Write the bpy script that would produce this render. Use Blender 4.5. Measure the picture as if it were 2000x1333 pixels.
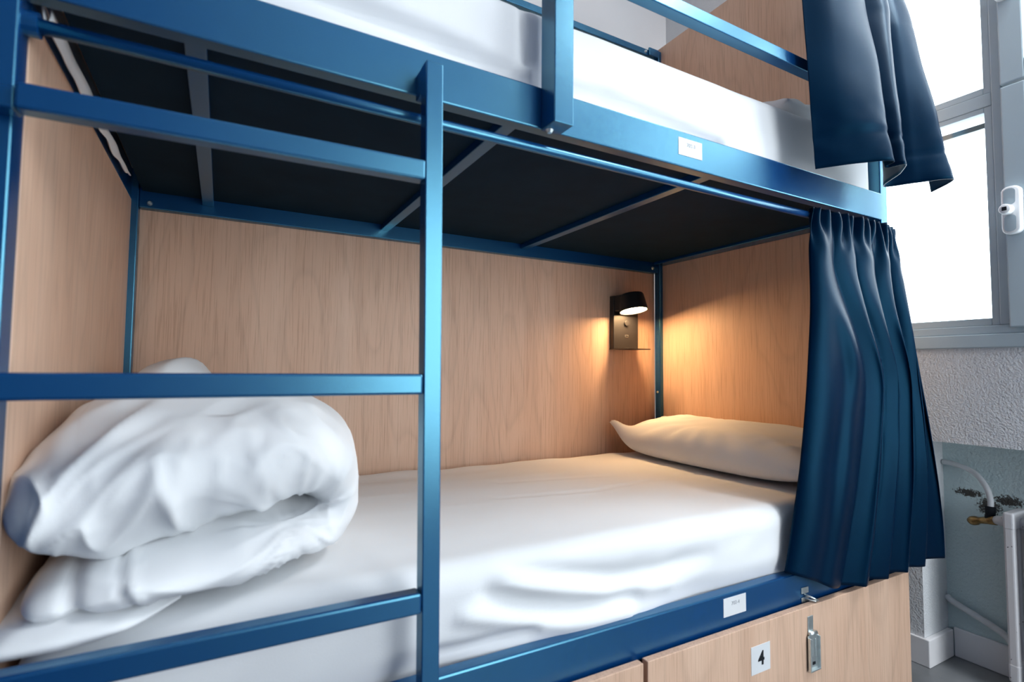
import bpy, bmesh, math, random
from mathutils import Vector, Matrix, noise
S = bpy.context.scene
for o in list(bpy.data.objects):
    bpy.data.objects.remove(o)
R = math.radians
# ------------------------------------------------------------------ camera, world, exposure
cam_d = bpy.data.cameras.new('camera')
cam = bpy.data.objects.new('camera', cam_d)
S.collection.objects.link(cam)
S.camera = cam
cam.location = (0.2206, -0.8677, 0.9760)
_y, _p, _r = R(-28.8426), R(3.0317), R(0.5086)
_F = Vector((-math.sin(_y)*math.cos(_p), math.cos(_y)*math.cos(_p), math.sin(_p)))
_R0 = Vector((math.cos(_y), math.sin(_y), 0))
_U0 = _R0.cross(_F)
_Rt = _R0*math.cos(_r) + _U0*math.sin(_r)
_Up = _U0*math.cos(_r) - _R0*math.sin(_r)
cam.rotation_euler = Matrix((_Rt, _Up, -_F)).transposed().to_euler()
cam_d.sensor_width = 36.0
cam_d.lens = 1029.886/2000*36
cam_d.clip_start = 0.02
cam_d.dof.use_dof = True
cam_d.dof.focus_distance = 1.75
cam_d.dof.aperture_fstop = 3.2

W = bpy.data.worlds.new('world'); S.world = W; W.use_nodes = True
_bg = W.node_tree.nodes['Background']
_bg.inputs[0].default_value = (0.88, 0.95, 1.0, 1)
_bg.inputs[1].default_value = 9.0
S.view_settings.view_transform = 'Standard'
S.view_settings.look = 'None'
S.view_settings.gamma = 1.0
S.view_settings.exposure = -0.10
S.view_settings.use_curve_mapping = False
S.cycles.max_bounces = 8
S.cycles.diffuse_bounces = 5
S.cycles.glossy_bounces = 4
S.cycles.transparent_max_bounces = 8
S.cycles.sample_clamp_indirect = 6.0
S.cycles.use_denoising = True
S.cycles.caustics_reflective = False
S.cycles.caustics_refractive = False

def portal(name, loc, rot, sx, sy):
    l = bpy.data.lights.new(name, 'AREA'); l.shape = 'RECTANGLE'; l.size = sx; l.size_y = sy
    l.cycles.is_portal = True
    o = bpy.data.objects.new(name, l); S.collection.objects.link(o)
    o.location = loc; o.rotation_euler = rot
    return o
# openings of the room that daylight comes through
WY0, WY1, WZ0, WZ1 = -1.75, 0.36, 1.055, 2.72          # window in the right wall
FX0, FX1, FZ0, FZ1 = 1.10, 2.25, 0.40, 2.25             # unseen opening added behind the camera, sized for front light
FY = -2.7
portal('window_daylight', (2.42, (WY0+WY1)/2, (WZ0+WZ1)/2), (0, R(90), 0), WZ1-WZ0, WY1-WY0)
portal('added_front_opening', ((FX0+FX1)/2, FY-.1, (FZ0+FZ1)/2), (R(90), 0, 0), FX1-FX0, FZ1-FZ0)

# unseen fill light added overhead to brighten the bed tops and fronts
_cl = bpy.data.lights.new('added_overhead_fill', 'AREA'); _cl.shape = 'RECTANGLE'; _cl.size = .22; _cl.size_y = 1.1
_cl.energy = 36; _cl.color = (.96, .98, 1.0)
_co = bpy.data.objects.new('added_overhead_fill', _cl); S.collection.objects.link(_co); _co.location = (2.14, -1.0, 3.03)

# ------------------------------------------------------------------ material helpers
def newmat(name):
    m = bpy.data.materials.new(name); m.use_nodes = True
    nt = m.node_tree
    return m, nt, nt.nodes['Principled BSDF']
def N(nt, typ, **kw):
    n = nt.nodes.new(typ)
    for k, v in kw.items():
        if k in n.bl_rna.properties: setattr(n, k, v)
        else: n.inputs[k].default_value = v
    return n
def L(nt, a, b): nt.links.new(a, b)
def coords(nt, scale=(1, 1, 1)):
    tc = N(nt, 'ShaderNodeTexCoord'); mp = N(nt, 'ShaderNodeMapping')
    mp.inputs['Scale'].default_value = scale
    L(nt, tc.outputs['Object'], mp.inputs['Vector'])
    return mp.outputs['Vector']
def ramp(nt, fac, stops):
    r = N(nt, 'ShaderNodeValToRGB'); L(nt, fac, r.inputs['Fac'])
    e = r.color_ramp.elements
    while len(e) < len(stops): e.new(0.5)
    for i, (p, c) in enumerate(stops):
        e[i].position = p; e[i].color = (*c, 1) if len(c) == 3 else c
    return r.outputs['Color']
def bump(nt, b, h, strength, dist):
    n = N(nt, 'ShaderNodeBump'); n.inputs['Strength'].default_value = strength; n.inputs['Distance'].default_value = dist
    L(nt, h, n.inputs['Height']); L(nt, n.outputs['Normal'], b.inputs['Normal'])
def simple(name, col, rough=.5, spec=.5, metal=0, nscale=0, namp=0, bumpd=0, bscale=200, tint=None):
    m, nt, b = newmat(name)
    if tint: b.inputs['Specular Tint'].default_value = (*tint, 1)
    b.inputs['Roughness'].default_value = rough; b.inputs['Specular IOR Level'].default_value = spec; b.inputs['Metallic'].default_value = metal
    v = coords(nt)
    n = N(nt, 'ShaderNodeTexNoise', Scale=nscale or 8.0, Detail=4.0); L(nt, v, n.inputs['Vector'])
    a = namp or .06
    c = ramp(nt, n.outputs['Fac'], [(.25, tuple(x*(1-a) for x in col)), (.75, tuple(min(1, x*(1+a)) for x in col))])
    L(nt, c, b.inputs['Base Color'])
    if bumpd:
        n2 = N(nt, 'ShaderNodeTexNoise', Scale=float(bscale), Detail=3.0); L(nt, v, n2.inputs['Vector'])
        bump(nt, b, n2.outputs['Fac'], .6, bumpd)
    return m

def wood(name, axis_u):
    """pale oak veneer, grain along Z; axis_u = 0 for panels facing Y, 1 for panels facing X"""
    m, nt, b = newmat(name)
    b.inputs['Roughness'].default_value = .5; b.inputs['Specular IOR Level'].default_value = .35
    v = coords(nt)
    # low frequency field stretched along the grain -> contour lines = cathedral arches
    mp = N(nt, 'ShaderNodeMapping'); mp.inputs['Scale'].default_value = (3.6, 3.6, .62) ; L(nt, v, mp.inputs['Vector'])
    n1 = N(nt, 'ShaderNodeTexNoise', Scale=1.0, Detail=2.0, Roughness=.42); L(nt, mp.outputs['Vector'], n1.inputs['Vector'])
    mu = N(nt, 'ShaderNodeMath', operation='MULTIPLY'); mu.inputs[1].default_value = 15.0; L(nt, n1.outputs['Fac'], mu.inputs[0])
    fr = N(nt, 'ShaderNodeMath', operation='FRACT'); L(nt, mu.outputs[0], fr.inputs[0])
    rings = ramp(nt, fr.outputs[0], [(0, (.1, .1, .1)), (.16, (.75, .75, .75)), (.5, (1, 1, 1)), (.88, (.9, .9, .9)), (1, (.1, .1, .1))])
    # fine pores
    mp2 = N(nt, 'ShaderNodeMapping'); mp2.inputs['Scale'].default_value = (230, 230, 6.0); L(nt, v, mp2.inputs['Vector'])
    n2 = N(nt, 'ShaderNodeTexNoise', Scale=1.0, Detail=3.0, Roughness=.6); L(nt, mp2.outputs['Vector'], n2.inputs['Vector'])
    # broad streaks
    mp3 = N(nt, 'ShaderNodeMapping'); mp3.inputs['Scale'].default_value = (14, 14, .5); L(nt, v, mp3.inputs['Vector'])
    n3 = N(nt, 'ShaderNodeTexNoise', Scale=1.0, Detail=2.0); L(nt, mp3.outputs['Vector'], n3.inputs['Vector'])
    base = ramp(nt, n3.outputs['Fac'], [(.25, (.65, .425, .300)), (.75, (.725, .505, .372))])
    mx = N(nt, 'ShaderNodeMix', data_type='RGBA', blend_type='MULTIPLY'); mx.inputs[0].default_value = .11
    L(nt, base, mx.inputs[6]); L(nt, rings, mx.inputs[7])
    pores = ramp(nt, n2.outputs['Fac'], [(.34, (.66, .58, .52)), (.50, (1, 1, 1))])
    mx2 = N(nt, 'ShaderNodeMix', data_type='RGBA', blend_type='MULTIPLY'); mx2.inputs[0].default_value = .50
    L(nt, mx.outputs[2], mx2.inputs[6]); L(nt, pores, mx2.inputs[7])
    L(nt, mx2.outputs[2], b.inputs['Base Color'])
    bump(nt, b, n2.outputs['Fac'], .25, .0006)
    return m

M = {}
M['wood'] = wood('oak_veneer', 0)
M['paint'] = simple('navy_powder_coat', (.0004, .032, .138), .24, .72, 0, 5, .08, .00025, 900, (.28, .80, 1.0))
_pb = M['paint'].node_tree.nodes['Principled BSDF']
_pb.inputs['IOR'].default_value = 2.1
M['deck'] = simple('dark_underlay_board', (.006, .020, .036), .75, .06, 0, 12, .15)
M['sheet'] = simple('white_cotton_sheet', (.82, .835, .85), .85, .2, 0, 4, .015, .0004, 700)
M['duvet'] = simple('white_duvet_cover', (.82, .835, .85), .85, .2, 0, 4, .015, .0003, 900)
M['pillow'] = simple('white_pillow_case', (.82, .835, .85), .85, .2, 0, 4, .015, .0004, 700)
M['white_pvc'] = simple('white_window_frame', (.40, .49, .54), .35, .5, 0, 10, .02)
M['plain_white'] = simple('matt_white_paint', (.82, .81, .82), .7, .3, 0, 3, .02)
M['black'] = simple('black_lamp_metal', (.012, .012, .014), .45, .5, 0, 40, .1)
M['zinc'] = simple('zinc_plated_steel', (.72, .78, .78), .38, .5, 1.0, 60, .12)
M['ink'] = simple('black_ink', (.01, .012, .016), .7, .2)
M['grey_ink'] = simple('grey_ink', (.35, .37, .40), .7, .2)
M['sticker'] = simple('white_sticker', (.70, .72, .74), .5, .3)
M['floor'] = simple('grey_vinyl_floor', (.17, .18, .19), .45, .5, 0, 9, .15, .0003, 120)
M['ceiling'] = M['plain_white']
M['grey_bar'] = simple('plain_grey', (.20, .21, .20), .5, .3)
M['brass'] = simple('worn_brass', (.30, .19, .08), .4, .5, 1.0, 60, .5)
M['pipe'] = simple('white_pipe_paint', (.62, .64, .66), .45, .4, 0, 30, .08)
M['leftwall'] = simple('navy_light_blocker', (.035, .06, .11), .8, .2)

def curtain_mat():
    m, nt, b = newmat('petrol_blue_blackout_fabric')
    v = coords(nt)
    n = N(nt, 'ShaderNodeTexNoise', Scale=6.0, Detail=3.0); L(nt, v, n.inputs['Vector'])
    c = ramp(nt, n.outputs['Fac'], [(.3, (.0004, .007, .025)), (.7, (.0005, .009, .030))])
    L(nt, c, b.inputs['Base Color'])
    b.inputs['Roughness'].default_value = .36; b.inputs['Specular IOR Level'].default_value = .20
    b.inputs['Specular Tint'].default_value = (.10, .60, 1.0, 1)
    n2 = N(nt, 'ShaderNodeTexNoise', Scale=900.0, Detail=2.0); L(nt, v, n2.inputs['Vector'])
    bump(nt, b, n2.outputs['Fac'], .5, .0004)
    return m
M['curtain'] = curtain_mat()

def plaster(name, col, dist, scale, stain=False):
    m, nt, b = newmat(name)
    v = coords(nt)
    b.inputs['Roughness'].default_value = .85; b.inputs['Specular IOR Level'].default_value = .25
    n = N(nt, 'ShaderNodeTexNoise', Scale=float(scale), Detail=2.0, Roughness=.5); L(nt, v, n.inputs['Vector'])
    n2 = N(nt, 'ShaderNodeTexNoise', Scale=float(scale)*.45, Detail=1.0); L(nt, v, n2.inputs['Vector'])
    ad = N(nt, 'ShaderNodeMath', operation='MULTIPLY_ADD'); L(nt, n2.outputs['Fac'], ad.inputs[0]); ad.inputs[1].default_value = .5; L(nt, n.outputs['Fac'], ad.inputs[2])
    bump(nt, b, ad.outputs[0], 1.0, dist)
    n3 = N(nt, 'ShaderNodeTexNoise', Scale=5.0, Detail=2.0); L(nt, v, n3.inputs['Vector'])
    c = ramp(nt, n3.outputs['Fac'], [(.3, tuple(x*.96 for x in col)), (.7, col)])
    if stain:
        # sooty speckles on the wall round the radiator valve
        tot = None
        for (cy, cz, ry, rz) in ((-.02, .566, .060, .022), (-.125, .560, .060, .026), (-.075, .53, .05, .045)):
            sp = N(nt, 'ShaderNodeMapping'); sp.inputs['Location'].default_value = (0, -cy/ry, -cz/rz); sp.inputs['Scale'].default_value = (0, 1/ry, 1/rz)
            L(nt, v, sp.inputs['Vector'])
            ln = N(nt, 'ShaderNodeVectorMath', operation='LENGTH'); L(nt, sp.outputs['Vector'], ln.inputs[0])
            sb = N(nt, 'ShaderNodeMath', operation='SUBTRACT', use_clamp=True); sb.inputs[0].default_value = 1.0; L(nt, ln.outputs['Value'], sb.inputs[1])
            if tot is None: tot = sb.outputs[0]
            else:
                mxm = N(nt, 'ShaderNodeMath', operation='MAXIMUM'); L(nt, tot, mxm.inputs[0]); L(nt, sb.outputs[0], mxm.inputs[1]); tot = mxm.outputs[0]
        ns = N(nt, 'ShaderNodeTexNoise', Scale=170.0, Detail=4.0, Roughness=.7); L(nt, v, ns.inputs['Vector'])
        nb = N(nt, 'ShaderNodeMath', operation='MULTIPLY_ADD'); nb.inputs[1].default_value = .55; nb.inputs[2].default_value = 0.0; L(nt, tot, nb.inputs[0])
        sm = N(nt, 'ShaderNodeMath', operation='ADD'); L(nt, ns.outputs['Fac'], sm.inputs[0]); L(nt, nb.outputs[0], sm.inputs[1])
        fac = ramp(nt, sm.outputs[0], [(.66, (0, 0, 0)), (.80, (.95, .95, .95))])
        mx = N(nt, 'ShaderNodeMix', data_type='RGBA'); L(nt, fac, mx.inputs[0]); L(nt, c, mx.inputs[6]); mx.inputs[7].default_value = (.045, .035, .028, 1)
        c = mx.outputs[2]
    L(nt, c, b.inputs['Base Color'])
    return m
M['plaster'] = plaster('textured_white_plaster', (.70, .72, .74), .0028, 185)
M['niche'] = plaster('white_niche_paint', (.58, .70, .71), .003, 120, True)
def rad_mat():
    m, nt, b = newmat('chipped_white_radiator_enamel')
    v = coords(nt)
    n = N(nt, 'ShaderNodeTexNoise', Scale=70.0, Detail=4.0, Roughness=.6); L(nt, v, n.inputs['Vector'])
    c = ramp(nt, n.outputs['Fac'], [(.285, (.03, .03, .035)), (.305, (.66, .66, .68)), (1, (.70, .70, .72))])
    L(nt, c, b.inputs['Base Color']); b.inputs['Roughness'].default_value = .4
    return m
M['radiator'] = rad_mat()
def glass_mat():
    m = bpy.data.materials.new('window_glass'); m.use_nodes = True; nt = m.node_tree
    for n in list(nt.nodes): nt.nodes.remove(n)
    out = N(nt, 'ShaderNodeOutputMaterial'); t = N(nt, 'ShaderNodeBsdfTransparent'); g = N(nt, 'ShaderNodeBsdfGlossy')
    g.inputs['Roughness'].default_value = .02
    t.inputs['Color'].default_value = (.97, .99, 1, 1)
    mx = N(nt, 'ShaderNodeMixShader'); mx.inputs[0].default_value = .06
    L(nt, t.outputs[0], mx.inputs[1]); L(nt, g.outputs[0], mx.inputs[2]); L(nt, mx.outputs[0], out.inputs['Surface'])
    return m
M['glass'] = glass_mat()
def emit(name, col, s):
    m = bpy.data.materials.new(name); m.use_nodes = True; nt = m.node_tree
    for n in list(nt.nodes): nt.nodes.remove(n)
    out = N(nt, 'ShaderNodeOutputMaterial'); e = N(nt, 'ShaderNodeEmission')
    e.inputs[0].default_value = (*col, 1); e.inputs[1].default_value = s
    L(nt, e.outputs[0], out.inputs['Surface'])
    return m
M['lens'] = emit('warm_led_lens', (1.0, .60, .28), 155)

# ------------------------------------------------------------------ object helpers
def wloc(o):
    v = Vector((0, 0, 0))
    while o is not None:
        v += o.location; o = o.parent
    return v
def obj(name, bm, mat, parent=None, smooth=False, bevel=0, seg=2, auto=False):
    me = bpy.data.meshes.new(name)
    if parent is not None:
        bmesh.ops.translate(bm, verts=bm.verts, vec=-wloc(parent))
    if len(bm.faces): bmesh.ops.recalc_face_normals(bm, faces=bm.faces)
    bm.to_mesh(me); bm.free()
    me.materials.append(mat)
    if smooth:
        for p in me.polygons: p.use_smooth = True
    o = bpy.data.objects.new(name, me); S.collection.objects.link(o)
    if parent is not None: o.parent = parent
    if bevel:
        md = o.modifiers.new('bevel', 'BEVEL'); md.width = bevel; md.segments = seg; md.limit_method = 'ANGLE'; md.angle_limit = R(40)
    return o
def tag(o, label, cat, group=None):
    o['label'] = label; o['category'] = cat
    if group: o['group'] = group
    return o
def thing(name, label, cat, loc, group=None):
    o = bpy.data.objects.new(name, None); S.collection.objects.link(o); o.location = loc
    o.empty_display_size = .05
    return tag(o, label, cat, group)
def struct(name, bm, mat, parent=None, bevel=0, smooth=False):
    o = obj(name, bm, mat, parent, smooth, bevel)
    if parent is None: o['kind'] = 'structure'
    return o
def B(*boxes):
    bm = bmesh.new()
    for b in boxes: box(bm, *b)
    return bm
def box(bm, x0, x1, y0, y1, z0, z1):
    r = bmesh.ops.create_cube(bm, size=1)
    for v in r['verts']:
        v.co = Vector(((x0+x1)/2 + v.co.x*(x1-x0), (y0+y1)/2 + v.co.y*(y1-y0), (z0+z1)/2 + v.co.z*(z1-z0)))
    return r['verts']
def tube(bm, pts, r, n=12, cap=True):
    pts = [Vector(p) for p in pts]
    rings = []
    up = Vector((.13, .21, .97)).normalized()
    for i, p in enumerate(pts):
        t = (pts[min(i+1, len(pts)-1)] - pts[max(i-1, 0)]).normalized()
        a = t.cross(up)
        if a.length < .05: a = t.cross(Vector((1, .1, 0)))
        a.normalize(); b = t.cross(a).normalized()
        rr = r[i] if isinstance(r, (list, tuple)) else r
        rings.append([bm.verts.new(p + a*rr*math.cos(2*math.pi*k/n) + b*rr*math.sin(2*math.pi*k/n)) for k in range(n)])
    for i in range(len(rings)-1):
        for k in range(n):
            bm.faces.new((rings[i][k], rings[i][(k+1) % n], rings[i+1][(k+1) % n], rings[i+1][k]))
    if cap:
        bm.faces.new(rings[0]); bm.faces.new(rings[-1][::-1])
    return rings
def T(*a, **k):
    bm = bmesh.new(); tube(bm, *a, **k); return bm
def spline(pts, n):
    """Catmull-Rom through tuples of any length, n samples"""
    out = []; m = len(pts)-1
    for i in range(n):
        t = i/(n-1)*m; k = min(int(t), m-1); f = t-k
        p0, p1, p2, p3 = pts[max(k-1, 0)], pts[k], pts[k+1], pts[min(k+2, m)]
        out.append(tuple(.5*((2*b) + (-a+c)*f + (2*a-5*b+4*c-d)*f*f + (-a+3*b-3*c+d)*f**3) for a, b, c, d in zip(p0, p1, p2, p3)))
    return out
def lerp_table(tab, x):
    if x <= tab[0][0]: return tab[0][1]
    for (a, va), (b, vb) in zip(tab, tab[1:]):
        if x <= b:
            f = (x-a)/(b-a); return va + (vb-va)*f
    return tab[-1][1]
def sm(a, b, x):
    t = min(1, max(0, (x-a)/(b-a))); return t*t*(3-2*t)
def nz(x, y, z=0): return noise.noise(Vector((x, y, z)))
def ridge(x, y, z=0): return 1-2*abs(noise.noise(Vector((x, y, z))))
def grid_faces(bm, V, closed_u=False):
    nu = len(V)
    for i in range(nu if closed_u else nu-1):
        for j in range(len(V[0])-1):
            a, b = V[i], V[(i+1) % nu]
            try: bm.faces.new((a[j], b[j], b[j+1], a[j+1]))
            except ValueError: pass
def text_obj(name, body, size, loc, mat, parent, bold=0.0, depth=.0003):
    c = bpy.data.curves.new('text_tmp', 'FONT'); c.body = body; c.size = size; c.align_x = 'CENTER'; c.align_y = 'CENTER'
    c.extrude = depth; c.offset = bold
    o = bpy.data.objects.new('text_tmp', c); S.collection.objects.link(o)
    dg = bpy.context.evaluated_depsgraph_get()
    me = bpy.data.meshes.new_from_object(o.evaluated_get(dg)); bpy.data.objects.remove(o)
    me.transform(Matrix.Translation(Vector(loc) - wloc(parent)) @ Matrix.Rotation(R(90), 4, 'X'))
    me.materials.clear(); me.materials.append(mat); me.name = name
    t = bpy.data.objects.new(name, me); S.collection.objects.link(t); t.parent = parent
    return t

# ------------------------------------------------------------------ room
XW = 2.31
struct('floor', B((-1.7, 2.75, FY-.1, 1.35, -.1, 0)), M['floor'])
struct('ceiling', B((-1.7, 2.75, FY-.1, 1.35, 3.05, 3.15)), M['ceiling'])
NZ, NY0, NY1 = .748, -1.5, .050
struct('wall_right', B(
    (XW, 2.70, WY1, 1.30, NZ, 3.05), (XW, 2.70, WY0, WY1, NZ, WZ0),
    (XW, 2.70, FY, WY0, NZ, 3.05), (XW, 2.70, WY0, WY1, WZ1, 3.05)), M['plaster'])
struct('wall_right', B((XW, 2.70, NY1, 1.30, 0, NZ)), M['plaster'])
struct('wall_right', B((XW, 2.70, FY, NY0, 0, NZ)), M['plaster'])
struct('wall_right', B((2.478, 2.70, NY0, NY1, 0, NZ)), M['niche'])
bm = B((-.22, 2.31, 1.197, 1.35, 0, 3.05))
box(bm, -.10, 1.728, 1.180, 1.197, 0, 3.05)
struct('wall_back', bm, M['plain_white'])
struct('wall_left', B((-.22, -.10, FY, 1.197, 0, 3.05)), M['leftwall'])  # unseen wall set close and dark to shade the left side
struct('wall_front', B((-.22, FX0, FY-.15, FY, 0, 3.05), (FX1, XW, FY-.15, FY, 0, 3.05), (FX0, FX1, FY-.15, FY, FZ1, 3.05), (FX0, FX1, FY-.15, FY, 0, FZ0)), M['plain_white'])
# baseboards run round the niche
struct('baseboard_right', B((2.300, XW, .044, 1.19, 0, .090), (2.300, 2.469, .032, .050, 0, .090), (2.469, 2.478, NY0, .032, 0, .098)), M['plain_white'], bevel=.003)

# ------------------------------------------------------------------ window_1
w1 = bpy.data.objects.new('window_1', None); S.collection.objects.link(w1); w1.location = (XW, -.7, WZ0); w1['kind'] = 'structure'
fx0, fx1 = 2.300, 2.37
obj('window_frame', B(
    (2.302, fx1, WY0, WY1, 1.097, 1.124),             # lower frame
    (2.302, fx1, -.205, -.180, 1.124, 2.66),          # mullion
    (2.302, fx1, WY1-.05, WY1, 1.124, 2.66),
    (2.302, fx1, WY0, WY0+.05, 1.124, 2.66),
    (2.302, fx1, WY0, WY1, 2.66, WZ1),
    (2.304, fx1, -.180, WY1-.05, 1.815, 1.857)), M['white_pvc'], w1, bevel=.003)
# fixed lights left of the mullion
obj('glazing_bead', B((2.306, 2.36, -.180, -.160, 1.124, 1.815), (2.306, 2.36, -.160, WY1-.05, 1.124, 1.147), (2.306, 2.36, -.160, WY1-.05, 1.798, 1.815)), M['white_pvc'], w1, bevel=.002)
obj('glazing_bead', B((2.306, 2.36, -.180, -.160, 1.857, 2.66), (2.306, 2.36, -.160, WY1-.05, 1.857, 1.879)), M['white_pvc'], w1, bevel=.002)
obj('window_pane', B((2.335, 2.341, -.165, WY1-.05, 1.140, 1.805)), M['glass'], w1)
obj('window_pane', B((2.335, 2.341, -.165, WY1-.05, 1.870, 2.66)), M['glass'], w1)
obj('grey_strip', B((2.352, 2.362, -.20, WY1-.02, 1.766, 1.783)), M['grey_bar'], w1)  # plain grey strip across the top of the lower pane
def sash(y1, y0, z0, z1):
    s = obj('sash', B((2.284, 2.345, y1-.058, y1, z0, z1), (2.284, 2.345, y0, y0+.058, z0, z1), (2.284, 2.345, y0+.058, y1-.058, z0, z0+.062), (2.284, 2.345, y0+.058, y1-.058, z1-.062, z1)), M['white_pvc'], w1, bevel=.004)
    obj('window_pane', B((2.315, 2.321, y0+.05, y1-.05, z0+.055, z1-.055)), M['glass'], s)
    return s
sA = sash(-.207, -.965, 1.114, 1.851)
sB = sash(-.207, -.965, 1.858, 2.69)
sash(-.968, WY0+.03, 1.114, 1.851); sash(-.968, WY0+.03, 1.858, 2.69)
def capsule(bm, cx, cy, cz, hw, hh, d, n=20):
    """capsule plate facing -X"""
    prof = []
    for k in range(n):
        a = 2*math.pi*k/n; c, s = math.cos(a), math.sin(a)
        prof.append((hw*math.copysign(abs(c)**.8, c), (hh-hw*.8)*(1 if s > 0 else -1) + hw*.8*s))
    levels = [(0, 1.0), (d*.6, 1.0), (d*.9, .93), (d, .82)]
    rings = [[bm.verts.new((cx - dd, cy + p*f, cz + (q if f == 1 else q - (1-f)*hw*(1 if q > 0 else -1)))) for p, q in prof] for dd, f in levels]
    for a, b in zip(rings, rings[1:]):
        for k in range(n): bm.faces.new((a[k], a[(k+1) % n], b[(k+1) % n], b[k]))
    bm.faces.new(rings[-1]); bm.faces.new(rings[0][::-1])
M['handle'] = simple('white_handle_enamel', (.82, .84, .85), .3, .5)
def handle(par, cy, cz):
    bm = bmesh.new(); capsule(bm, 2.284, cy, cz, .0235, .073, .022)
    h = obj('handle', bm, M['handle'], par, smooth=True)
    bm = bmesh.new()
    capsule(bm, 2.263, cy+.002, cz+.040, .015, .026, .0012, 16); capsule(bm, 2.263, cy+.002, cz-.040, .015, .026, .0012, 16)
    obj('grip_inlay', bm, M['white_pvc'], h, smooth=True)
    obj('boss', T([(2.262, cy+.006, cz), (2.238, cy+.006, cz), (2.236, cy+.006, cz)], [.016, .0145, .012], 20), M['handle'], h, smooth=True, bevel=.001)
    obj('spindle', B((2.2345, 2.237, cy+.0005, cy+.0115, cz-.0055, cz+.0055)), M['ink'], h)
handle(sA, -.228, 1.463); handle(sB, -.228, 2.190)
struct('trim_1', B((2.294, XW+.06, WY0-.03, WY1+.03, 1.055, 1.097)), M['white_pvc'], bevel=.003)

# ------------------------------------------------------------------ bunk bed
bed = thing('bunk_bed', 'navy blue steel bunk bed with pale oak panels, ladder and two tiers', 'bunk bed', (1.0, .47, 0))
P = M['paint']
def part(name, boxes, mat=P, bevel=.003, parent=None):
    return obj(name, B(*boxes), mat, parent or bed, bevel=bevel)
PZ = 2.50
part('post', [(-.058, -.018, .001, .041, 0, PZ)])
part('post', [(2.018, 2.056, .003, .043, 0, PZ)])
part('post', [(-.04, 0, .94, .974, 0, PZ)])
part('post', [(2.0, 2.04, .94, .974, 0, PZ)])
ur = part('side_rail', [(-.018, 2.018, 0, .030, 1.452, 1.536)])
lr = part('side_rail', [(-.018, 2.018, 0, .030, .365, .451)], bevel=.004)
part('rail_ledge', [(-.0, 2.0, .030, .058, 1.478, 1.483)], bevel=0)
part('back_rail', [(0, 2.0, .945, .974, 1.428, 1.50)])
part('back_rail', [(0, 2.0, .945, .974, .365, .451)])
part('end_rail', [(1.962, 2.050, .043, .94, 1.464, 1.536)])
part('end_rail', [(-.05, -.0175, .043, .94, 1.447, 1.536)])
part('end_rail', [(1.984, 2.050, .043, .94, .365, .43)])
part('end_rail', [(-.05, -.0175, .043, .94, .365, .43)])
part('bed_deck', [(.008, 1.984, .032, .945, 1.476, 1.492)], M['deck'], 0)
part('bed_deck', [(-.017, 1.984, .032, .945, .395, .41)], M['deck'], 0)
for x in (.186, .722, 1.283):
    part('cross_bar', [(x-.030, x, .031, .945, 1.456, 1.477)], bevel=.002)
part('back_panel', [(0, 2.0, .9755, .992, .30, 1.46)], M['wood'], 0)
part('back_panel', [(0, 2.0, .9755, .992, 1.50, 2.465)], M['wood'], 0)
part('end_panel', [(2.018, 2.036, .043, .94, .43, 1.464)], M['wood'], .001)
part('end_panel', [(2.018, 2.036, .043, .962, 1.536, 2.521)], M['wood'], .001)
part('end_panel', [(-.036, -.017, .041, .94, .43, 1.447)], M['wood'], .001)
part('end_panel', [(-.036, -.017, .041, .962, 1.536, 2.521)], M['wood'], .001)
part('top_rail', [(-.0, 1.995, .946, .974, 2.462, 2.492)])
part('corner_bracket', [(1.940, 2.0, .936, .946, 2.462, 2.500)])
part('guard_post', [(.759, .803, -.050, 0, 1.447, 1.80)], bevel=.002)
part('guard_rail', [(.803, 2.018, -.050, -.020, 1.775, 1.806)], bevel=.002)
obj('curtain_rod', T([(-.018, .02, 1.420), (.5, .02, 1.420), (1.2, .02, 1.420), (2.018, .02, 1.420)], .0095, 16), P, bed, smooth=True)
obj('curtain_rod', T([(-.018, .02, 2.420), (2.018, .02, 2.420)], .0095, 16), P, bed, smooth=True)
obj('rod_socket', T([(-.018, .02, 1.420), (-.002, .02, 1.420)], .016, 16), P, bed, smooth=False)
# ladder: upright plus three rungs
def slab(bm, pts):   # 8 corner prism
    vs = [bm.verts.new(p) for p in pts]
    for f in ((0, 1, 2, 3), (7, 6, 5, 4), (0, 4, 5, 1), (1, 5, 6, 2), (2, 6, 7, 3), (3, 7, 4, 0)):
        bm.faces.new([vs[i] for i in f])
bm = bmesh.new()
slab(bm, [(.516, -.056, .02), (.546, -.056, .02), (.546, -.028, .02), (.516, -.028, .02), (.5015, -.056, 1.487), (.5315, -.056, 1.487), (.5315, -.028, 1.487), (.5015, -.028, 1.487)])
box(bm, .502, .531, -.029, 0, 1.440, 1.486)
box(bm, .508, .537, -.029, 0, .372, .445)
lad = obj('ladder', bm, P, bed, bevel=.002)
for zc, xr, yl, yr in ((1.301, .504, -.040, -.056), (.950, .506, -.052, -.056), (.605, .510, -.052, -.056)):
    bm = bmesh.new(); h = .0165
    xl = -.008 if zc > 1.2 else -.030
    slab(bm, [(xl, yl, zc-h), (xr, yr, zc-h), (xr, yr+.029, zc-h), (xl, yl+.029, zc-h), (xl, yl, zc+h), (xr, yr, zc+h), (xr, yr+.029, zc+h), (xl, yl+.029, zc+h)])
    box(bm, -.050, max(xl, -.016), yl+.010, .002, zc-h*.9, zc+h*.9)
    obj('rung', bm, P, lad, bevel=.004)
# bolts
def bolt(x, y, z, ax=1, r=.0075, d=-.006):
    q = [Vector((x, y, z)), Vector((x, y, z))]; q[1][ax] += d
    r0 = [r, r*.6]
    obj('bolt', T(q, r0, 10), M['zinc'], bed, smooth=False)
bolt(.026, .945, 1.443); bolt(1.961, .945, 1.449); bolt(2.0, .957, .875, 0, .006, -.004); bolt(.772, -.012, 1.447, 2, .008, -.006); bolt(1.925, .946, 2.478)
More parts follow.
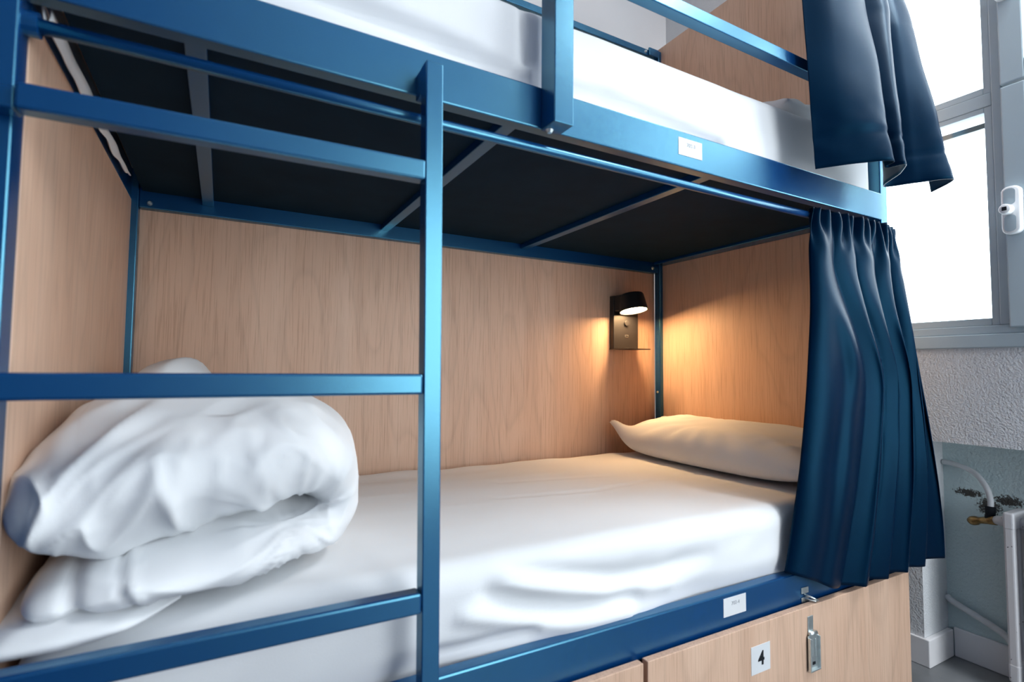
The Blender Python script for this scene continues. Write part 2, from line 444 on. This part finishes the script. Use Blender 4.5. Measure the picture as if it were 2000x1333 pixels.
# name tags on the rails
def nametag(par, x0, x1, z0, z1, y, txt):
    t = obj('name_tag', B((x0, x1, y-.0007, y, z0, z1)), M['sticker'], par)
    t['label'] = 'white name tag reading ' + txt
    text_obj('tag_number', txt, .0125, ((x0+x1)/2+.002, y-.0009, z0+(z1-z0)*.64), M['grey_ink'], t)
nametag(ur, 1.136, 1.214, 1.479, 1.5205, 0, '702-3')
nametag(lr, 1.270, 1.349, .398, .441, 0, '702-4')
# staple plate of the lock on the lower rail
st = part('lock_staple', [(1.566, 1.596, -.0025, 0, .395, .411), (1.566, 1.596, -.0025, 0, .373, .386)], M['zinc'], .001)
obj('staple_loop', T([(1.577, -.002, .393), (1.580, -.010, .392), (1.588, -.020, .388), (1.597, -.026, .383), (1.594, -.022, .380), (1.586, -.012, .381), (1.578, -.002, .384)], .0026, 8), M['zinc'], st, smooth=True)

# ------------------------------------------------------------------ drawers under the lower bed
def drawer(x0, x1, label):
    d = thing('under_bed_drawer', label, 'drawer', ((x0+x1)/2, .3, 0), 'drawers under the bunk bed')
    obj('drawer_front', B((x0, x1, -.026, -.008, .045, .376)), M['wood'], d, bevel=.0015)
    obj('drawer_box', B((x0+.02, x1-.03, -.008, .004, .06, .33), (x0+.02, x1-.03, .80, .815, .06, .30), (x0+.02, x0+.035, -.008, .80, .06, .30), (x1-.045, x1-.03, -.008, .80, .06, .30), (x0+.02, x1-.03, -.008, .80, .05, .06)), M['wood'], d)
    for sx in (x0+.1, x1-.1):
        for sy in (.08, .7):
            obj('caster', T([(sx-.012, sy, .025), (sx+.012, sy, .025)], .025, 16), M['black'], d)
    return d
d3 = drawer(-.055, .998, 'oak drawer front under bed behind the ladder, to the left of number 4')
d4 = drawer(1.010, 2.056, 'oak under bed drawer with a number 4 sticker and metal hasp')
ns = obj('number_sticker', B((1.331, 1.400, -.0268, -.026, .263, .327)), M['sticker'], d4)
ns['label'] = 'white square sticker with black number 4'
text_obj('number', '4', .044, (1.367, -.0270, .294), M['ink'], ns, bold=.0012)
# hasp: strap and hooked clasp
hy = -.026
bm = B((1.550, 1.572, hy-.002, hy, .312, .352))
hs = obj('hasp', bm, M['zinc'], d4, bevel=.001)
obj('hinge_pin', T([(1.549, hy-.005, .310), (1.578, hy-.005, .310)], .005, 10), M['zinc'], hs, smooth=True)
bm = B((1.544, 1.586, hy-.006, hy-.003, .222, .306), (1.544, 1.547, hy-.012, hy-.003, .222, .302), (1.583, 1.586, hy-.012, hy-.003, .222, .302), (1.544, 1.586, hy-.012, hy-.003, .219, .223))
box(bm, 1.556, 1.559, hy-.008, hy-.006, .252, .296); box(bm, 1.570, 1.573, hy-.008, hy-.006, .252, .296)
obj('clasp', bm, M['zinc'], hs, bevel=.001)
obj('clasp_slot', B((1.560, 1.571, hy-.0068, hy-.006, .233, .240)), M['ink'], hs)

# ------------------------------------------------------------------ soft goods
def rounded_box(x0, x1, y0, y1, z0, z1, r, nx, ny, nzz, disp):
    """closed rounded-box grid; disp(p, n) returns a new position"""
    bm = bmesh.new(); cache = {}
    def axis(a0, a1, n):
        h = max(2, int(n))
        edge = [a0 + r*(1-math.cos(math.pi/2*k/5)) for k in range(5)]
        mid = [a0+r + (a1-a0-2*r)*k/h for k in range(h+1)]
        far = [a1 - r*(1-math.cos(math.pi/2*k/5)) for k in range(4, -1, -1)]
        return edge + mid + far
    X, Y, Z = axis(x0, x1, nx), axis(y0, y1, ny), axis(z0, z1, nzz)
    c0 = Vector((x0+r, y0+r, z0+r)); c1 = Vector((x1-r, y1-r, z1-r))
    def vert(i, j, k):
        key = (i, j, k)
        if key not in cache:
            p = Vector((X[i], Y[j], Z[k]))
            q = Vector((min(max(p.x, c0.x), c1.x), min(max(p.y, c0.y), c1.y), min(max(p.z, c0.z), c1.z)))
            n = p-q
            n = n.normalized() if n.length > 1e-9 else Vector((0, 0, 1))
            cache[key] = bm.verts.new(disp(q + n*r, n))
        return cache[key]
    I, J, K = len(X)-1, len(Y)-1, len(Z)-1
    def quad(a, b, c, d):
        try: bm.faces.new((a, b, c, d))
        except ValueError: pass
    for i in range(I):
        for j in range(J):
            for k in (0, K): quad(vert(i, j, k), vert(i+1, j, k), vert(i+1, j+1, k), vert(i, j+1, k))
    for i in range(I):
        for k in range(K):
            for j in (0, J): quad(vert(i, j, k), vert(i+1, j, k), vert(i+1, j, k+1), vert(i, j, k+1))
    for j in range(J):
        for k in range(K):
            for i in (0, I): quad(vert(i, j, k), vert(i, j+1, k), vert(i, j+1, k+1), vert(i, j, k+1))
    return bm
def groove(x, z, pts, w):
    """signed soft crease: distance from a polyline in a plane"""
    best = 9
    for (ax, az), (bx, bz) in zip(pts, pts[1:]):
        dx, dz = bx-ax, bz-az; t = max(0, min(1, ((x-ax)*dx+(z-az)*dz)/(dx*dx+dz*dz)))
        best = min(best, math.hypot(x-ax-dx*t, z-az-dz*t))
    return math.exp(-(best/w)**2)
def low_matt(p, n):
    d = 0
    x, y, z = p
    if n.y < -.1:
        f = -n.y
        # soft hanging folds of the sheet on the front
        d += f*(.006*nz(x*3.2+1, z*9+x*2.5, 1) + .004*nz(x*8, z*16-x*5, 4))
        # two long slack folds falling to the right, and a tuck above the rail
        d -= f*.016*groove(x, z, [(.70, .600), (.78, .578), (.88, .552), (.98, .530), (1.10, .525), (1.26, .540)], .022)*sm(.66, .80, x)*sm(1.34, 1.15, x)
        d += f*.012*groove(x, z, [(.70, .570), (.82, .545), (.95, .510), (1.12, .500)], .020)*sm(.62, .74, x)
        d -= f*.017*groove(x, z, [(.66, .560), (.74, .530), (.82, .502), (.92, .486), (1.02, .486)], .021)*sm(.60, .72, x)*sm(1.12, .98, x)
        d += f*.010*groove(x, z, [(.62, .530), (.72, .500), (.84, .470), (1.0, .462)], .016)
        d -= f*.010*groove(x, z, [(.56, .474), (.66, .472), (.76, .472)], .011)
        # lower edge weaves in and out over the rail
        e = sm(.50, .44, z)
        d += f*e*(.010*math.sin(x*7.5+1.0) + .008*nz(x*6, 0, 7) - .002)
    if n.z > .3:
        d += n.z*(.004*nz(x*2, y*3, 2) + .0018*ridge(x*1.5+y*2, y*9-x, 5))
        d -= n.z*.004*groove(x, y, [(.9, .45), (1.2, .40), (1.75, .46)], .008)
        d -= n.z*.003*groove(x, y, [(1.0, .62), (1.4, .55), (1.7, .62)], .01)
        if y > .80: d += n.z*.010*sm(.8, .95, y)*(.5+nz(x*7, y*4, 3))
    return p + n*d
lm = obj('mattress', rounded_box(.0, 1.985, .026, .940, .412, .618, .045, 150, 60, 18, low_matt), M['sheet'], smooth=True)
tag(lm, 'white sheeted mattress on the lower bunk behind the ladder', 'mattress')
def up_matt(p, n):
    d = 0; x, y, z = p
    if n.y < -.1:
        f = -n.y
        d += f*(.004*nz(x*3+5, z*7, 1) + .002*nz(x*9, z*14, 4))
        e = sm(1.62, 1.54, z)
        d += f*e*(.010*nz(x*4, 2, 7))
        d -= f*.024*groove(x, z, [(.83, 1.565), (.95, 1.575), (1.12, 1.560), (1.30, 1.545)], .016)
        d += f*.010*groove(x, z, [(.84, 1.545), (.92, 1.548), (1.0, 1.543)], .010)*(.6+.8*math.sin(x*120))
        d -= f*.024*groove(x, z, [(.15, 1.60), (.35, 1.592), (.55, 1.580), (.72, 1.560)], .016)
        d -= f*.016*groove(x, z, [(.735, 1.70), (.74, 1.60)], .012)
    if n.z > .3: d += n.z*.003*nz(x*2, y*3, 2)
    return p + n*d
um = thing('mattress', 'white sheeted mattress on the upper bunk behind the guard post', 'mattress', (1.0, .48, 1.5))
obj('mattress_body', rounded_box(.0, 2.012, .024, .940, 1.497, 1.716, .028, 150, 40, 16, up_matt), M['sheet'], um, smooth=True)
# loose end of the sheet hanging by the left panel
bm = bmesh.new(); V = []
for i in range(41):
    t = i/40; y = .05 + .72*t
    w = .024*(1-.75*t**3)*(1+.25*nz(t*9, 1, 2)) * (1 if t < .97 else .3)
    V.append([bm.verts.new((-.011 + .013*f + .004*nz(t*8, f*3, 1), y, 1.474 - .012*f - (w*(1.2 if f > 0 else .0))*math.sin(f*math.pi))) for f in [k/8 for k in range(9)]])
grid_faces(bm, V)
so = obj('sheet_end', bm, M['sheet'], um, smooth=True)
md = so.modifiers.new('th', 'SOLIDIFY'); md.thickness = .002

def pillow(name, cx, cy, z0, lx, ly, th, label, tilt=0.0, seed=0, tips=()):
    bm = bmesh.new(); nu, nv = 44, 80; rows = {}
    for side in (1, -1):
        rows[side] = []
        for i in range(nu+1):
            row = []
            for j in range(nv+1):
                u, v = i/nu*2-1, j/nv*2-1
                if side == -1 and (i in (0, nu) or j in (0, nv)):
                    row.append(rows[1][i][j]); continue
                pin = 1 - .05*(1-u*u)*abs(v)**3 ; pinu = 1 - .06*(1-v*v)*abs(u)**3
                x, y = u*lx/2*pinu, v*ly/2*pin
                t = max(0, (1-abs(u)**2.8))**.46 * max(0, (1-abs(v)**3.4))**.5
                edge = 1 - t
                wr = .006*ridge(u*1.6+seed, v*5+u*2, seed)*t*(.4+edge) + .010*nz(u*1.5, v*2.5+seed, 3)*t
                rad = .007*math.sin(18*math.atan2(v, u*.6)+seed)*edge*t*2
                z = side*th/2*t*(1 if side > 0 else .75) + (wr+rad if side > 0 else 0)
                zz = z + th*.40 + tilt*(u+1)*lx/2
                for (tu, tv, lift) in tips:
                    zz += lift*math.exp(-((u-tu)**2/.09 + (v-tv)**2/.026))
                row.append(bm.verts.new((cx+x, cy+y, z0+zz)))
            rows[side].append(row)
        grid_faces(bm, rows[side])
    o = obj(name, bm, M['pillow'], smooth=True)
    return tag(o, label, 'pillow')
pillow('pillow', 1.845, .485, .606, .31, .90, .175, 'white pillow on the lower bunk lit by the wall lamp', .14, 1, ((-1, 1, .075), (1, 1, .035)))
pillow('pillow', 1.80, .36, 1.712, .34, .62, .13, 'white pillow on the upper bunk beside the blue curtain', .02, 4)

# rolled duvet: flattened tube swept along a U-shaped fold
def sweep(bm, spine, ns, nt, disp, expo=2.4):
    """spine rows: x, z, half thickness, front y, back y"""
    pts = spline(spine, ns); rings = []
    for i, (x, z, t, y0, y1) in enumerate(pts):
        xa, za = pts[max(i-1, 0)][:2]; xb, zb = pts[min(i+1, ns-1)][:2]
        tx, tz = xb-xa, zb-za; l = math.hypot(tx, tz) or 1
        nx_, nz_ = -tz/l, tx/l
        ring = []
        for k in range(nt):
            a = 2*math.pi*k/nt; c, s = math.cos(a), math.sin(a)
            cc = math.copysign(abs(c)**(2/expo), c); ss = math.copysign(abs(s)**(2/2.0), s)
            yc, hw = (y0+y1)/2, (y1-y0)/2
            p = Vector((x + nx_*t*ss, yc + hw*cc, z + nz_*t*ss))
            nrm = Vector((nx_*ss, cc*(.9 if abs(cc) > .8 else .3), nz_*ss)).normalized()
            ring.append(bm.verts.new(p + nrm*disp(i/(ns-1), a, p, nrm)))
        rings.append(ring)
    for i in range(ns-1):
        for k in range(nt):
            bm.faces.new((rings[i][k], rings[i][(k+1) % nt], rings[i+1][(k+1) % nt], rings[i+1][k]))
    bm.faces.new(rings[0][::-1]); bm.faces.new(rings[-1])
def crs(x, y, z=0):
    v = 1-abs(noise.noise(Vector((x, y, z))))*2.2
    return v*v if v > 0 else 0
def duv(s, a, p, n):
    fr = max(0, -math.cos(a))                # 1 on the front face
    x, y, z = p
    wx, wz = x + .06*nz(x*4, z*4, 1), z + .06*nz(x*4, z*4, 7)
    d = .011*nz(x*5, y*5, z*6) + .006*nz(x*11+3, y*6, z*9)
    up = sm(.40, .52, s)
    # drape lines fanning out of the crease on the front of the upper layer
    r0 = math.hypot(wx-.30, (wz-.70)*1.15); an = math.atan2(wz-.70, wx-.30)
    hi = sm(.76, .86, z); lo = sm(.88, .76, z)
    d += fr*up*hi*(.012*(crs(r0*11, an*1.3, 1.5)-.35) + .006*(crs(r0*24+4, an*2.2, 5)-.3))
    d += fr*up*lo*(.022*(crs(wx*8.5+(wz-.7)*2.2, wz*3.2, 2)-.35) + .011*(crs(wx*19-(wz-.7)*6, wz*8, 3)-.3))
    d += fr*up*.007*sm(.12, -.02, x)*(crs(wx*16, wz*12, 6)-.3)*2
    d += fr*(1-up)*(.009*(crs(wx*7-wz*9+3, wz*8+wx*3, 4)-.35) + .004*(crs(wx*18-wz*20, wz*14, 3)-.3))
    # folded hem of the cover on the lower layer
    d += fr*(1-up)*.006*(groove(x, z, [(.105, .735), (.128, .68), (.165, .61)], .006) - groove(x, z, [(.092, .735), (.115, .68), (.152, .61)], .004))
    d -= fr*(1-up)*.014*groove(x, z, [(.045, .74), (.062, .67), (.085, .61)], .010)
    # gathers running out of the pinch where the cover turns back on itself
    px, pz = x-.335, z-.712
    r = math.hypot(px, pz); ph = math.atan2(pz, px)
    d += fr*.008*(crs(ph*2.6, r*5, 2)-.4)*math.exp(-((r-.06)/.06)**2)
    d *= 1-.75*sm(.90, .985, s)
    d += (1-fr)*(.010*(crs(wx*4-y*5, y*2.5+z*2, 8)-.3) + .005*nz(x*9-y*12, y*5, 3))
    return d
bm = bmesh.new()
sweep(bm, [(.004, .655, .020, .06, .66), (.03, .662, .042, .004, .72), (.12, .668, .050, -.008, .74), (.22, .672, .054, .010, .75), (.32, .678, .056, .060, .74),
           (.398, .690, .060, .115, .72), (.424, .728, .072, .140, .72), (.396, .785, .094, .100, .74), (.32, .818, .118, .050, .76), (.22, .826, .126, .010, .76),
           (.13, .812, .130, -.014, .74), (.075, .794, .126, -.016, .73), (.046, .784, .114, -.010, .72), (.022, .776, .094, .002, .70), (.004, .768, .068, .018, .67), (-.009, .760, .038, .040, .63), (-.015, .755, .012, .075, .58)], 230, 190, duv)
def duv2(s, a, p, n): return .010*nz(p.x*9, p.y*6, p.z*9) + .006*ridge(p.x*14-p.y*9, p.z*5, 2)
sweep(bm, [(-.034, .625, .012, .02, .40), (.0, .630, .026, -.012, .44), (.06, .632, .030, -.014, .44), (.13, .634, .022, .0, .40), (.18, .640, .008, .05, .36)], 40, 70, duv2)
# far corner of the cover standing up at the back
sweep(bm, [(.06, .925, .02, .50, .60), (.10, .94, .036, .48, .66), (.145, .952, .044, .50, .68), (.185, .94, .026, .52, .66), (.215, .925, .01, .55, .62)], 40, 60, duv2)
dv = obj('duvet', bm, M['duvet'], smooth=True)
tag(dv, 'white duvet folded into a thick bundle at the foot of the lower bunk', 'duvet')

# ------------------------------------------------------------------ curtains
def cloth(name, plan, nu, nv, fold, label, mat):
    """plan(u, v) -> base point; fold(u, v) -> offset along the horizontal normal"""
    bm = bmesh.new(); V = []
    e = 1e-3
    for i in range(nu+1):
        u = i/nu; col = []
        for j in range(nv+1):
            v = j/nv
            p = Vector(plan(u, v)); t = Vector(plan(min(1, u+e), v)) - Vector(plan(max(0, u-e), v))
            n = Vector((t.y, -t.x, 0)); n = n.normalized() if n.length > 0 else Vector((0, -1, 0))
            tt = Vector((t.x, t.y, 0)).normalized()
            o, sh = fold(u, v)
            col.append(bm.verts.new(p + n*o + tt*sh))
        V.append(col)
    grid_faces(bm, V)
    o = obj(name, bm, mat, smooth=True)
    md = o.modifiers.new('thickness', 'SOLIDIFY'); md.thickness = .0018; md.offset = 0
    return tag(o, label, 'curtain')
def pl(pts, u):
    m = len(pts)-1; t = u*m; k = min(int(t), m-1); f = t-k
    p0, p1, p2, p3 = pts[max(k-1, 0)], pts[k], pts[k+1], pts[min(k+2, m)]
    return tuple(.5*((2*b) + (-a+c)*f + (2*a-5*b+4*c-d)*f*f + (-a+3*b-3*c+d)*f**3) for a, b, c, d in zip(p0, p1, p2, p3))
LT = [(1.655, .004, 1.436), (1.78, .000, 1.436), (1.90, -.004, 1.436), (2.00, -.008, 1.434), (2.075, .012, 1.428), (2.105, .075, 1.415)]
LM = [(1.600, -.020, .95), (1.72, -.040, .95), (1.84, -.046, .95), (1.95, -.052, .95), (2.045, -.060, .95), (2.110, -.040, .95)]
LB = [(1.500, -.010, .462), (1.61, -.022, .424), (1.72, -.032, .398), (1.88, -.040, .398), (2.04, -.046, .400), (2.215, -.052, .412)]
def lplan(u, v):
    a, b, c = pl(LT, u), pl(LM, u), pl(LB, u); m = .46
    la = (v-m)*(v-1)/m; lb = v*(v-1)/(m*(m-1)); lc_ = v*(v-m)/(1-m)
    return tuple(a[i]*la + b[i]*lb + c[i]*lc_ for i in range(2)) + (a[2] + (c[2]-a[2])*v,)
FT = [0, .15, .30, .47, .62, .80, 1.0]
FB = [0, .38, .53, .66, .78, .89, 1.0]
def lfold(u, v):
    top = sm(.13, 0, v); w = sm(.14, .50, v)
    uu = u + .012*nz(u*4, v*2.2, 1)*(1-abs(2*u-1))
    bd = [a+(b-a)*w for a, b in zip(FT, FB)]
    k = 0
    while k < len(bd)-2 and uu > bd[k+1]: k += 1
    f = min(1, max(0, (uu-bd[k])/(bd[k+1]-bd[k])))
    wd = (bd[k+1]-bd[k])
    A = min(.042, .016 + .22*wd*.45)*(.75+.25*v)
    skew = f**(1.25 if k % 2 else .9)
    o = A*(math.sin(math.pi*skew)**.75) - .012
    if k == 0:       # the wide leading fold hollows out and swings to the right half way down
        o -= .016*sm(.25, .5, v)*math.exp(-((f-.42)/.17)**2)
        o += .012*math.exp(-((v-.40)/.10)**2)*math.exp(-((f-.62-.6*(v-.4))/.18)**2)
    o2 = .010*math.cos(2*math.pi*17*u + 2*nz(u*6, v*8, 3)) + .004*nz(u*40, v*9, 5)
    o = o*(1-.7*top) + o2*top + .003*nz(u*9, v*5, 2) + .012*sm(.18, .05, v)*nz(u*16, v*12, 8)
    sh = .012*math.sin(2*math.pi*f)*w
    return o, sh
lc = cloth('curtain', lplan, 230, 110, lfold, 'dark blue curtain hanging from the rod of the lower bunk', M['curtain'])
UT = [(1.56, .018), (1.61, -.004), (1.66, .020), (1.70, -.006), (1.74, .022), (1.77, -.004), (1.80, .020), (1.86, -.004), (1.90, .022), (1.95, -.004), (1.99, .014), (2.005, .03)]
UM = [(1.482, -.085), (1.540, -.118), (1.620, -.128), (1.700, -.124), (1.738, -.104), (1.748, -.088), (1.790, -.128), (1.828, -.124), (1.856, -.088), (1.900, -.116), (1.962, -.122), (1.985, -.075)]
UB = [(1.552, -.071), (1.600, -.128), (1.650, -.176), (1.676, -.196), (1.684, -.172), (1.690, -.176), (1.704, -.208), (1.760, -.168), (1.848, -.088), (1.900, -.150), (1.956, -.212), (2.02, -.130)]
def uplan(u, v):
    a, b, c = pl(UT, u), pl(UM, u), pl(UB, u)
    if v < .48: f = v/.48; return tuple(x+(y-x)*(f*f*(3-2*f)*.5+f*.5) for x, y in zip(a, b)) + (2.44-.46*f,)
    f = (v-.48)/.52; g = f
    return tuple(x+(y-x)*g for x, y in zip(b, c)) + (1.98-(.48)*f + .004*math.sin(u*9),)
def ufold(u, v):
    return .006*nz(u*7, v*5, 2) + .003*nz(u*14, v*22, 4)*sm(.75, .95, v) - .0035*math.exp(-((v-.915)/.006)**2), 0
uc = cloth('curtain', uplan, 200, 90, ufold, 'dark blue curtain gathered over the guard rail of the upper bunk', M['curtain'])

# ------------------------------------------------------------------ wall lamp
lamp = thing('wall_lamp', 'lit black reading lamp with usb plate and small shelf on oak panel', 'lamp', (1.803, .975, 1.067))
K = M['black']
obj('back_plate', B((1.732, 1.874, .948, .9755, 1.069, 1.304)), K, lamp, bevel=.003)
obj('shelf', B((1.729, 1.877, .872, .9755, 1.066, 1.0695)), K, lamp, bevel=.0008)
obj('swivel_box', B((1.733, 1.800, .900, .949, 1.232, 1.303)), K, lamp, bevel=.006)
ax = Vector((.02, -.20, -1)).normalized()           # direction the lamp points
c = Vector((1.786, .880, 1.236))
def lathe(org, axis, prof, n=40):
    bm = bmesh.new(); a = axis.cross(Vector((1, 0, 0))).normalized(); b = axis.cross(a).normalized()
    rg = [[bm.verts.new(org + axis*h + (a*math.cos(2*math.pi*k/n) + b*math.sin(2*math.pi*k/n))*r) for k in range(n)] for h, r in prof]
    for p, q in zip(rg, rg[1:]):
        for k in range(n): bm.faces.new((p[k], p[(k+1) % n], q[(k+1) % n], q[k]))
    bm.faces.new(rg[0]); bm.faces.new(rg[-1])
    return bm
hd = lathe(c, ax, [(-.072, .042), (-.070, .050), (-.064, .053), (.004, .062), (.004, .058), (-.003, .057)])
hdo = obj('lamp_head', hd, K, lamp, smooth=True)
md = hdo.modifiers.new('es', 'EDGE_SPLIT'); md.split_angle = R(50)
obj('lens', T([c + ax*.0005, c + ax*.0015], [.0565, .0565], 40), M['lens'], lamp)
obj('switch', T([(1.803, .948, 1.184), (1.803, .941, 1.184)], .012, 20), K, lamp, bevel=.001)
up = obj('usb_socket', B((1.796, 1.815, .9465, .948, 1.122, 1.132)), M['zinc'], lamp)
obj('socket_hole', B((1.798, 1.813, .9458, .947, 1.124, 1.130)), M['ink'], up)

# ------------------------------------------------------------------ radiator in the niche
rad = thing('radiator', 'old chipped white column radiator in the niche under the window', 'radiator', (2.39, -.30, 0))
for k in range(7):
    y = -.171 - .058*k
    bm = bmesh.new()
    box(bm, 2.330, 2.352, y-.013, y+.013, .05, .530)
    box(bm, 2.376, 2.396, y-.011, y+.011, .06, .530)
    box(bm, 2.420, 2.442, y-.013, y+.013, .05, .530)
    box(bm, 2.3292, 2.4428, y-.0135, y+.0135, .500, .552)
    box(bm, 2.3292, 2.4428, y-.0135, y+.0135, .0485, .105)
    obj('column', bm, M['radiator'], rad, bevel=.006, seg=3)
obj('header', T([(2.387, -.150, .515), (2.387, -.54, .515)], .017, 14), M['radiator'], rad, smooth=True)
obj('header', T([(2.387, -.150, .08), (2.387, -.54, .08)], .017, 14), M['radiator'], rad, smooth=True)
for yy in (-.20, -.50):
    obj('foot', B((2.345, 2.430, yy-.012, yy+.012, 0, .055)), M['radiator'], rad, bevel=.003)
obj('union', T([(2.400, -.118, .508), (2.387, -.152, .512)], [.013, .018], 12), M['radiator'], rad, smooth=True)
vb = obj('valve', T([(2.425, -.036, .485), (2.424, -.044, .486), (2.422, -.052, .487), (2.420, -.062, .490), (2.418, -.070, .493), (2.410, -.095, .500), (2.400, -.118, .506)], [.006, .013, .015, .014, .010, .012, .014], 14), M['brass'], rad, smooth=True)
obj('valve_stem', T([(2.412, -.098, .500), (2.414, -.100, .520), (2.416, -.100, .545)], [.014, .013, .014], 12), M['ink'], vb, smooth=True)
sp = spline([(2.468, .045, .662), (2.460, .010, .660), (2.452, -.045, .643), (2.436, -.082, .606), (2.424, -.098, .565), (2.416, -.100, .535)], 30)
obj('supply_pipe', T(sp, .0085, 12), M['pipe'], rad, smooth=True)
obj('return_pipe', T(spline([(2.470, .046, .196), (2.462, .02, .184), (2.455, -.109, .136), (2.42, -.148, .095), (2.395, -.152, .085)], 20), .0105, 12), M['pipe'], rad, smooth=True)
